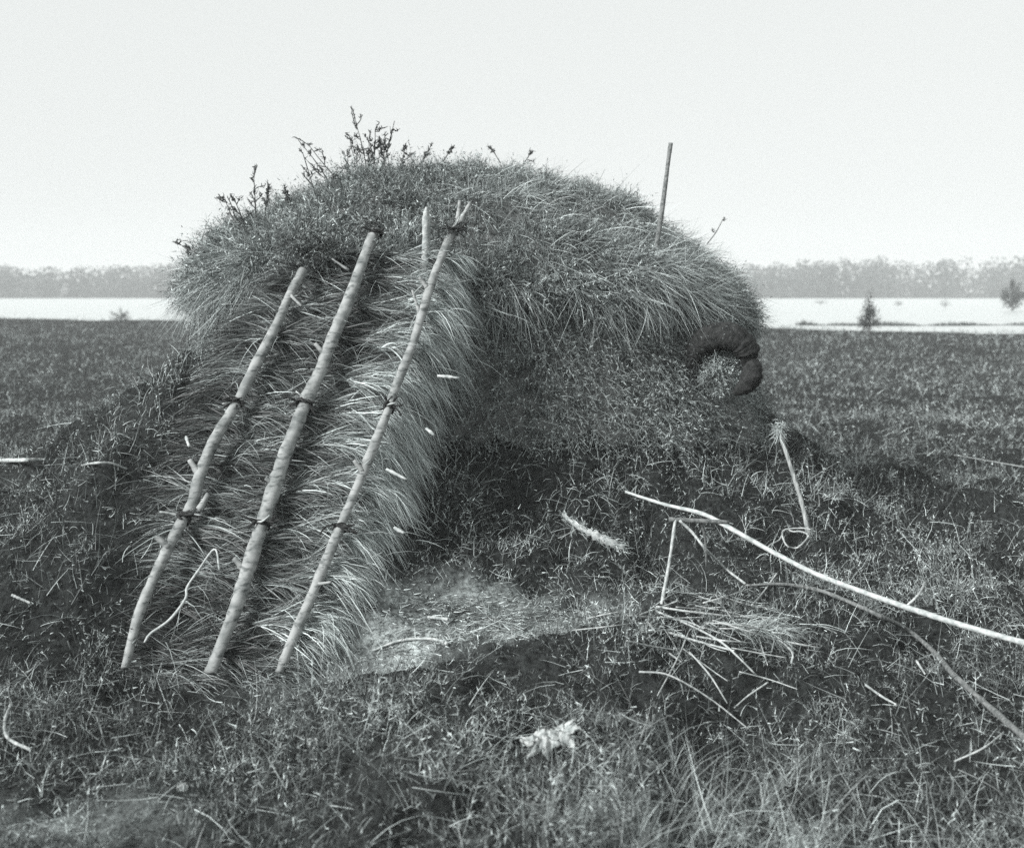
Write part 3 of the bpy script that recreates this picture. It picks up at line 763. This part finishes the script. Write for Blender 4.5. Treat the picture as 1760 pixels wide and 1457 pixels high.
# taller pale grass: right foreground and odd patches
bl = Blades()
N = 60000
x, y = scatter_ground(N, 2.5, 11, 1.4)
dens = 0.05 + 0.3 * np.clip(patch(x, y), 0, 1.5) + 0.9 * np.exp(-(((x - 0.75) / 0.75) ** 2 + ((y - 3.05) / 0.38) ** 2)) + 0.1 * smooth(0.3, 1.2, x) * smooth(7.5, 6, y)
dens = dens + 0.55 * np.exp(-((hut_r(x, y)[0] - 1.22) / 0.2) ** 2) * (y < 7.2) + 0.5 * np.exp(-(((x + 1.95) / 0.35) ** 2 + ((y - 5.2) / 0.6) ** 2))
dens = dens * np.clip(1 + 1.6 * fbm(x * 2.2, y * 2.2 + 9, 3), 0.1, 2.2)
k = ground_ok(x, y) & (rng.random(N) < dens) & (path_mask(x, y) < 0.4); x, y = x[k], y[k]; N = len(x)
z = terrain(x, y); tall = np.exp(-(((x - 0.75) / 0.8) ** 2 + ((y - 3.05) / 0.45) ** 2))
L = rng.uniform(0.06, 0.2, N) * (1 + 0.7 * tall)
D = up * (0.5 + 0.5 * tall)[:, None] + rn(N, 0.45) + np.array([0.15, 0, 0]); D[:, 2] = np.abs(D[:, 2])
bl.add(np.stack([x, y, z], -1), D, rn(N, 0.25) - up * 0.35, L, rng.uniform(0.0018, 0.0032, N) * np.clip(y / 4, 0.8, 2), np.clip(rng.lognormal(-1.35, 0.65, N), 0.05, 0.68), 4)
# trodden litter on the path
N = 16000
x = rng.normal(-0.2, 0.5, N); y = rng.normal(4.6, 0.32, N)
k = ground_ok(x, y) & (rng.random(N) < path_mask(x, y)); x, y = x[k], y[k]; N = len(x)
D = rn(N, 1.0); D[:, 2] = np.abs(D[:, 2]) * 0.25; D[:, 0] *= 1.8
bl.add(np.stack([x, y, terrain(x, y) + 0.004], -1), D, rn(N, 0.3) - up * 0.1, rng.uniform(0.01, 0.05, N), 0.004, np.clip(rng.lognormal(-1.5, 0.7, N), 0.03, 0.65), 2)
# broken straw lying about
N = 9000
x, y = scatter_ground(N, 2.5, 9, 1.6)
k = ground_ok(x, y) & (rng.random(N) < 0.35 + 0.6 * fbm(x * 1.5, y * 1.5 + 40, 2) + 0.5 * path_mask(x, y)); x, y = x[k], y[k]; N = len(x)
z = terrain(x, y) + rng.uniform(0.01, 0.06, N) * (1 - path_mask(x, y))
D = rn(N, 1.0); D[:, 2] *= 0.18
bl.add(np.stack([x, y, z], -1), D, rn(N, 0.18), rng.uniform(0.03, 0.18, N), 0.0025, np.clip(rng.lognormal(-1.2, 0.4, N), 0.12, 0.7), 3)
o = bl.build('dry_grass_cover', M_straw)
tag(o, 'pale dry grass growing among the heather, thickest in the right foreground', 'grass', kind='stuff')

# ------------------------------------------------------------------ frame of sticks and rods on the right
def gstick(name, pix, off, r, mat, label, cat='stick', group=None, n=26):
    if np.isscalar(off): off = [off] * len(pix)
    P = [G(x, y, o_) for (x, y), o_ in zip(pix, off)]
    o = rod(name, P, r, mat, None, n)
    return tag(o, label, cat, group)

b0 = G(1134, 1038, 0.0); b0[2] -= 0.04
top = PX(1161, 893, b0[1] + 0.05)
o = rod('upright_stick', [b0, (b0 + top) / 2 + np.array([0.004, 0, 0]), top], [0.0085, 0.0075, 0.0065], M_stick, None, 16)
tag(o, 'thin upright stick carrying the left end of the short crossbar', 'stick')
dC = top[1]
o = rod('crossbar', [PX(1150, 892, dC), PX(1200, 895, dC + 0.02), PX(1253, 897, dC + 0.03)], [0.011, 0.011, 0.009], M_darkstick, None, 12)
tag(o, 'short dark horizontal crossbar under the bent pale rod', 'stick')
e1 = G(1204, 945, 0.0); e1[2] -= 0.1
o = rod('prop_twig', [PX(1203, 893, dC + 0.03), PX(1212, 925, dC + 0.05), PX(1214, 975, dC + 0.08)], [0.006, 0.006, 0.005], M_darkstick, None, 10)
tag(o, 'faint grey twig propping the crossbar from below', 'twig')
o = rod('bent_rod', [PX(1075, 845, 5.30), PX(1140, 866, 5.18), PX(1205, 882, 5.06), PX(1245, 902, 4.98), PX(1320, 944, 4.82), PX(1400, 985, 4.62), PX(1480, 1016, 4.42), PX(1560, 1044, 4.22), PX(1660, 1076, 3.98), PX(1760, 1104, 3.74), PX(1880, 1134, 3.5), PX(2060, 1172, 3.25)],
        [0.006, 0.009, 0.011, 0.011, 0.0105, 0.011, 0.011, 0.011, 0.011, 0.011], M_pale, None, 60, 9, 0.05)
tag(o, 'long pale bent rod slanting from the crossbar to the right foreground', 'rod')
o = rod('cord', [PX(1168, 894, dC - 0.01), PX(1190, 915, dC - 0.02), PX(1212, 942, dC - 0.06), PX(1245, 975, 4.85), PX(1281, 1003, 4.75)], [0.006, 0.006, 0.0055], M_stick, None, 22)
tag(o, 'thin crooked cord slanting down from the crossbar to the curved rod', 'cord')
gstick('curved_rod', [(1281, 1006), (1340, 1003), (1400, 1012), (1450, 1030), (1510, 1057), (1560, 1082), (1605, 1120), (1640, 1160), (1690, 1205), (1760, 1266), (1840, 1330)], [0.03, 0.04, 0.05, 0.06, 0.07, 0.07, 0.07, 0.07, 0.06, 0.06, 0.05],
       [0.006, 0.008, 0.009, 0.010, 0.011, 0.011], M_darkstick, 'long grey rod curving over the heather below the bent pale rod', 'rod', n=50)
bb = G(1394, 922, 0.0); bb[2] -= 0.05; tt = PX(1338, 738, bb[1] + 0.12)
st = empty('tufted_stick', tuple(bb)); tag(st, 'slanting stick with a pale fibre tuft on its top', 'stick')
rod('shaft', [bb, bb * 0.6 + tt * 0.4 + np.array([0.015, 0, 0]), tt], [0.015, 0.012, 0.010], M_weathered, st, 16)
bl = Blades(); N = 260
bl.add(tt + rn(N, 0.018) * np.array([1, 1, 1.4]), rn(N, 1.0) - up * 0.2, rn(N, 0.6) - up * 0.5, rng.uniform(0.012, 0.055, N), 0.004, rng.uniform(0.2, 0.55, N), 3)
bl.build('fibre_tuft', M_straw, st)
lp = [(1322, 942), (1332, 932), (1346, 925), (1350, 912), (1364, 908), (1380, 910), (1388, 920), (1378, 935), (1362, 942), (1350, 940), (1346, 930), (1352, 914), (1372, 906), (1392, 908)]
P = [G(x_ + random.uniform(-7, 7), y_ + 2 + random.uniform(-5, 5), random.uniform(0.06, 0.10)) for x_, y_ in lp]
o = rod('looped_cord', P, [0.004, 0.005, 0.004], M_stick, None, 60); tag(o, 'pale cord lying in loops at the foot of the tufted stick', 'cord')

# pale piece of wood with a frayed end
lg = empty('wood_piece', tuple(G(1030, 920, 0.0))); tag(lg, 'pale weathered piece of wood with a frayed end lying on the heather', 'wood')
P = [G(968, 884, 0.05), G(1000, 908, 0.05), G(1040, 928, 0.045), G(1072, 942, 0.04)]
rod('shaft', P, [0.008, 0.017, 0.021, 0.016], M_stick, lg, 26, 9, 0.2)
bl = Blades(); N = 420
tt_ = rng.random(N); pp = np.stack([np.interp(tt_, [0, .33, .66, 1], [q_[i_] for q_ in P]) for i_ in range(3)], -1)
bl.add(pp + rn(N, 0.014), unit(P[-1] - P[0]) * 0.8 + rn(N, 0.45), rn(N, 0.2) - up * 0.3, rng.uniform(0.02, 0.06, N), 0.004, rng.uniform(0.2, 0.6, N), 3)
bl.build('frayed_end', M_straw, lg)

# heap of cut sticks: (pixels, radius, label)
heap = [
    ([(1128, 1042), (1180, 1050), (1250, 1058), (1325, 1062)], 0.0065, 'longest pale stick lying along the back of the stick heap'),
    ([(1100, 1056), (1145, 1040), (1165, 1032)], 0.005, 'short pale stick under the foot of the upright stick'),
    ([(1128, 1050), (1185, 1074), (1235, 1100), (1270, 1130), (1300, 1160)], 0.006, 'pale stick in the heap curving down towards the dark hollow'),
    ([(1148, 1086), (1200, 1102), (1262, 1118)], 0.0065, 'pale stick sloping down across the front of the heap'),
    ([(1112, 1068), (1127, 1086)], 0.007, 'short stubby pale stick at the left of the heap'),
    ([(1135, 1060), (1180, 1068), (1210, 1080)], 0.006, 'pale stick in the heap lying close above the front ones'),
    ([(1190, 1092), (1240, 1100), (1286, 1104)], 0.005, 'thin pale stick in the middle of the heap'),
    ([(1210, 1070), (1270, 1074), (1345, 1090)], 0.005, 'thin pale stick at the right of the heap under the straw'),
    ([(1184, 1084), (1165, 1130), (1130, 1195)], 0.0045, 'thin stick pointing from the heap towards the camera'),
    ([(1098, 1154), (1150, 1160), (1220, 1200), (1290, 1255)], 0.005, 'long thin stick arching below the heap into the hollow'),
    ([(1185, 1120), (1220, 1160), (1250, 1208)], 0.0045, 'thin straight stick falling from the heap to the arched one'),
    ([(1320, 1172), (1285, 1196), (1262, 1216)], 0.0045, 'thin stick crossing the end of the arched one'),
    ([(1352, 1102), (1380, 1108), (1408, 1113)], 0.0055, 'short pale stick on the dark ground right of the heap'),
    ([(1150, 1122), (1172, 1138)], 0.005, 'short bright twig in front of the heap'),
    ([(1208, 1036), (1250, 1024), (1293, 1010)], 0.005, 'thin stick sloping up behind the heap towards the curved rod'),
    ([(1487, 1176), (1515, 1196), (1540, 1210)], 0.006, 'short pale stick lying in the hollow under the curved rod'),
    ([(1575, 1135), (1590, 1158)], 0.006, 'small pale stub of stick beside the curved rod'),
    ([(1010, 1062), (1060, 1052), (1100, 1050)], 0.004, 'thin pale twig left of the heap'),
    ([(1640, 1308), (1690, 1285), (1725, 1258)], 0.004, 'thin pale stick under the end of the curved rod at the frame edge'),
]
for pix, r, lab in heap:
    gstick('cut_stick', pix, 0.055, [r * 0.7, r * 0.72, r * 0.5], M_pale if r > 0.0055 else M_stick, lab, 'stick', 'sticks lying in and round the heap', 18)
for i in range(22):
    lr = np.random.default_rng(900 + i)
    x_ = lr.normal(1215, 75); y_ = lr.normal(1085, 34); a_ = lr.normal(0.25, 0.5) if i % 3 else lr.uniform(0, 3.1); l_ = lr.uniform(25, 75)
    pix = [(x_ - l_ * math.cos(a_), y_ - 0.55 * l_ * math.sin(a_)), (x_ + lr.normal() * 3, y_ + lr.normal() * 3), (x_ + l_ * math.cos(a_), y_ + 0.55 * l_ * math.sin(a_))]
    gstick('thin_twig', pix, lr.uniform(0.03, 0.06), [0.0024, 0.0026, 0.0016], M_stick if i % 2 else M_pale, 'thin dry twig strewn among the thicker sticks of the heap', 'twig', 'thin twigs strewn in the stick heap', 12)
bl = Blades(); N = 350
c = G(1300, 1080, 0.06)
bl.add(c + rn(N, 0.05) * np.array([1.5, 1.0, 0.35]), np.array([0.8, -0.2, 0.15]) + rn(N, 0.35), -up * 0.6 + rn(N, 0.15), rng.uniform(0.08, 0.22, N), 0.0035, rng.uniform(0.2, 0.6, N), 4)
o = bl.build('straw_bunch', M_straw); tag(o, 'small bunch of pale straw lying on the right of the stick heap', 'straw')
o = gstick('crooked_twig', [(1340, 1085), (1338, 1098), (1350, 1108), (1362, 1122), (1360, 1140)], 0.06, [0.004, 0.004], M_pale, 'small crooked pale twig hanging from the straw bunch', 'twig')

# other loose sticks
gstick('fallen_twig', [(640, 1118), (690, 1100), (745, 1098), (768, 1106)], 0.02, [0.004, 0.006, 0.007], M_pale, 'pale curved twig lying on the trodden path', 'twig')
gstick('fallen_twig', [(735, 1060), (770, 1064)], 0.018, [0.006, 0.007], M_pale, 'short straight pale twig on the path behind the curved one', 'twig')
gstick('fallen_twig', [(-40, 792), (20, 791), (78, 790)], 0.06, [0.012, 0.012, 0.008], M_pale, 'bright straight stick lying at the left frame edge', 'stick')
gstick('fallen_twig', [(18, 1210), (8, 1240), (14, 1268), (52, 1288)], 0.06, [0.004, 0.005, 0.005], M_stick, 'crooked pale twig at the lower left frame edge', 'twig')
gstick('fallen_twig', [(20, 1022), (52, 1036)], 0.06, [0.006, 0.005], M_stick, 'small pale stub of twig on the dark heather at far left', 'twig')
gstick('arched_twig', [(140, 800), (160, 796), (190, 796), (218, 806)], [0.03, 0.08, 0.08, 0.03], [0.005, 0.006, 0.005], M_stick, 'thin arched twig on the bank left of the thatch', 'twig')
gstick('fallen_twig', [(1640, 782), (1700, 792), (1790, 808)], 0.08, [0.005, 0.006, 0.006], M_stick, 'thin straight stick on the heather at the right frame edge', 'stick')
gstick('fallen_twig', [(1292, 1040), (1310, 1020), (1335, 985)], 0.06, [0.004, 0.004], M_stick, 'thin forked twig standing behind the curved rod', 'twig')
gstick('fallen_twig', [(1560, 1040), (1580, 1020), (1590, 1000)], 0.09, [0.006, 0.005], M_stick, 'short twig leaning beside the bent pale rod', 'twig')
# twig lying on the thatch
pts = [panel_pt(x_, y_, 0.035) for x_, y_ in [(380, 985), (372, 950), (345, 985), (325, 1015), (322, 1035), (296, 1070), (262, 1095), (252, 1110)]]
o = rod('crooked_twig', pts, [0.004, 0.005, 0.006, 0.005], M_pale, None, 40, 6, 0.1)
tag(o, 'crooked pale twig lying on the thatch between the left and middle poles', 'twig')
for pix, lab in [([(752, 652), (790, 656)], 'short bright chip of wood on the upper right edge of the thatch'),
                 ([(733, 742), (747, 754)], 'small bright chip of wood halfway down the right edge of the thatch'),
                 ([(322, 756), (328, 774)], 'small bright chip of wood left of the crooked pole'),
                 ([(678, 912), (696, 922)], 'tiny bright chip of wood on the thatch right of the slender pole'),
                 ([(665, 812), (700, 830)], 'bright splinter on the thatch below the right edge chip')]:
    pts = [panel_pt(x_, y_, 0.03) for x_, y_ in pix]
    tag(rod('wood_chip', [pts[0], (pts[0] + pts[1]) / 2, pts[1]], [0.006, 0.009, 0.005], M_pale, None, 8, 6, 0.15), lab, 'wood chip')

# crumpled pale scrap and white chips in the foreground
def crumple(name, px, py, sx, sy, h, label, cat, seed, rot=0.3):
    c = G(px, py, 0.03); nu, nv = 36, 20
    a, b_ = np.meshgrid(np.linspace(-1, 1, nu), np.linspace(-1, 1, nv), indexing='ij')
    edge = 1 + 0.7 * fbm(a * 4 + seed, b_ * 4, 3)
    x_ = a * sx * edge; y_ = b_ * sy * edge
    z_ = h * (1 - b_ ** 2) + h * 1.9 * fbm(a * 2.6 + seed, b_ * 5 + seed, 5)
    X_ = c[0] + x_ * math.cos(rot) - y_ * math.sin(rot); Y_ = c[1] + x_ * math.sin(rot) + y_ * math.cos(rot)
    Z_ = np.maximum(c[2] + z_, terrain(X_, Y_) + 0.015)
    o = link(name, grid_mesh(name, np.stack([X_, Y_, Z_], -1)), M_pale)
    sm = o.modifiers.new('thickness', 'SOLIDIFY'); sm.thickness = 0.004
    return tag(o, label, cat)
crumple('bark_scrap', 950, 1278, 0.08, 0.04, 0.025, 'crumpled pale scrap of bark lying in the foreground heather', 'bark', 2.0)
crumple('white_chip', 537, 1278, 0.014, 0.012, 0.012, 'small bright round chip on the ground below the slender pole', 'chip', 4.0)
crumple('white_chip', 313, 1354, 0.012, 0.016, 0.008, 'small bright square chip near the lower left of the foreground', 'chip', 6.0)
crumple('white_chip', 444, 1078, 0.02, 0.03, 0.02, 'bright shred of straw on the thatch foot beside the middle pole', 'straw', 8.0)

# ------------------------------------------------------------------ bushes and sapling by the lake
def leafy(name, px, base, hgt, wid, seed, label, cat, nleaf=900, pine=False, tone=(0.03, 0.09), tp='crown', d=None):
    lr = np.random.default_rng(seed)
    if d is None: d = G(px, base)[1]
    z0 = CAMH - (base - HOR) / F * d
    root = empty(name, ((px - 880) / F * d, d, z0)); tag(root, label, cat)
    c = np.array(root.location)
    ms = [tube_mesh('t', [c - up * 0.1, c + np.array([0.03 * hgt, 0, hgt * 0.5]), c + up * hgt * 0.95], [0.03 * hgt, 0.02 * hgt, 0.006], 12, 6, 0.1, seed)]
    tips = []
    for i in range(12):
        t_ = lr.uniform(0.1, 0.85) if pine else lr.uniform(0.02, 0.5); a = lr.uniform(0, 6.28)
        s0 = c + up * hgt * t_
        spread = wid * 0.5 * (((1.0 - t_) ** 2.2 + 0.08) if pine else 1.0) * (lr.uniform(0.25, 1.25) if pine else lr.uniform(0.6, 1.0))
        e_ = s0 + np.array([math.cos(a) * spread, math.sin(a) * spread, hgt * (0.16 if pine else 0.5) * lr.uniform(0.5, 1)])
        ms.append(tube_mesh('t', [s0, (s0 + e_) / 2 - up * 0.02, e_], [0.012 * hgt, 0.004], 6, 5, 0.1, seed + i)); tips.append((s0, e_))
    link('trunk', merge(ms, 'trunk'), M_sprig, root)
    global bl
    bl2 = Blades()
    k = nleaf // 12
    for s0, e_ in tips:
        t_ = lr.uniform(0.3, 1.05, k)[:, None]; p_ = s0 + (e_ - s0) * t_ + lr.normal(size=(k, 3)) * 0.05 * wid
        bl2.add(p_, lr.normal(size=(k, 3)) + unit(e_ - s0) * 0.8 + up * 0.5, np.zeros((k, 3)), lr.uniform(0.06, 0.13, k) * max(hgt, 0.8), 0.028 * max(hgt, 0.8), lr.uniform(*tone, k), 2)
    if not pine:
        k = nleaf // 2; w_ = unit(lr.normal(size=(k, 3))) * (lr.random(k) ** 0.4)[:, None]
        bl2.add(c + np.array([0, 0, hgt * 0.45]) + w_ * np.array([wid * 0.5, wid * 0.5, hgt * 0.5]), lr.normal(size=(k, 3)) + up * 0.6, np.zeros((k, 3)), lr.uniform(0.08, 0.16, k) * max(hgt, 0.8), 0.035 * max(hgt, 0.8), lr.uniform(*tone, k), 2)
    k = nleaf // 5
    bl2.add(c + up * hgt + lr.normal(size=(k, 3)) * np.array([0.05, 0.05, 0.12]) * wid, lr.normal(size=(k, 3)) + up, np.zeros((k, 3)), 0.09 * hgt, 0.03 * hgt, lr.uniform(*tone, k), 2)
    bl2.build('crown', M_wood, root)
    return root
leafy('pine_sapling', 1494, 576, 0.95, 1.7, 33, 'small dark pine sapling standing at the lake edge on the right', 'tree', 900, True)
leafy('low_shrub', 207, 556, 0.55, 0.95, 6, 'sparse little shrub against the water left of the hut', 'shrub', 260, d=46)
leafy('lake_bush', 1740, 532, 2.0, 1.9, 7, 'dark bush standing in the lake at the right frame edge', 'bush', 900, d=88)
leafy('lake_bush', 1625, 528, 0.7, 1.0, 8, 'tiny bush in the lake left of the frame-edge bush', 'bush', 160, d=100)
leafy('lake_bush', 1543, 526, 0.5, 1.0, 9, 'tiny bush in the lake just behind the pine sapling', 'bush', 130, d=104)
leafy('lake_bush', 1410, 523, 0.4, 1.6, 10, 'faint low tuft in the lake left of the pine sapling', 'bush', 160, d=112)
bl = Blades(); N = 5000
x = rng.uniform(13.5, 34, N); y = 51.5 + rng.normal(size=N) * 0.35 + 0.4 * np.sin(x * 0.6)
bl.add(np.stack([x, y, np.full(N, -0.15)], -1), up + rn(N, 0.3), rn(N, 0.15), rng.uniform(0.06, 0.2, N) * np.clip(1 + 1.6 * vnoise(x * 1.3, x * 0 + 3), 0.2, 2), 0.04, rng.uniform(0.03, 0.1, N), 2)
o = bl.build('reed_strip', M_wood); tag(o, 'thin dark strip of reeds in the shallow water on the right', 'reeds', kind='stuff')

# ------------------------------------------------------------------ haze
hv = [(-1000, -60), (1000, -60), (1000, 1000), (-1000, 1000)]
V = np.array([(x_, y_, -2.2) for x_, y_ in hv] + [(x_, y_, 14.0) for x_, y_ in hv], float)
fc = np.array([[0, 3, 2, 1], [4, 5, 6, 7], [0, 1, 5, 4], [1, 2, 6, 5], [2, 3, 7, 6], [3, 0, 4, 7]])
hm = bpy.data.materials.new('haze'); hm.use_nodes = True; ht = hm.node_tree; ht.nodes.clear()
pv = ht.nodes.new('ShaderNodeVolumePrincipled'); pv.inputs['Color'].default_value = (0.94, 0.96, 0.96, 1); pv.inputs['Density'].default_value = 0.0017
ho = ht.nodes.new('ShaderNodeOutputMaterial'); ht.links.new(pv.outputs[0], ho.inputs['Volume'])
hz = link('haze', mesh_np('haze', V, fc.ravel(), np.arange(6) * 4, np.full(6, 4)), hm); hz['kind'] = 'stuff'
hz['label'] = 'thin pale haze in the air over heath and lake'
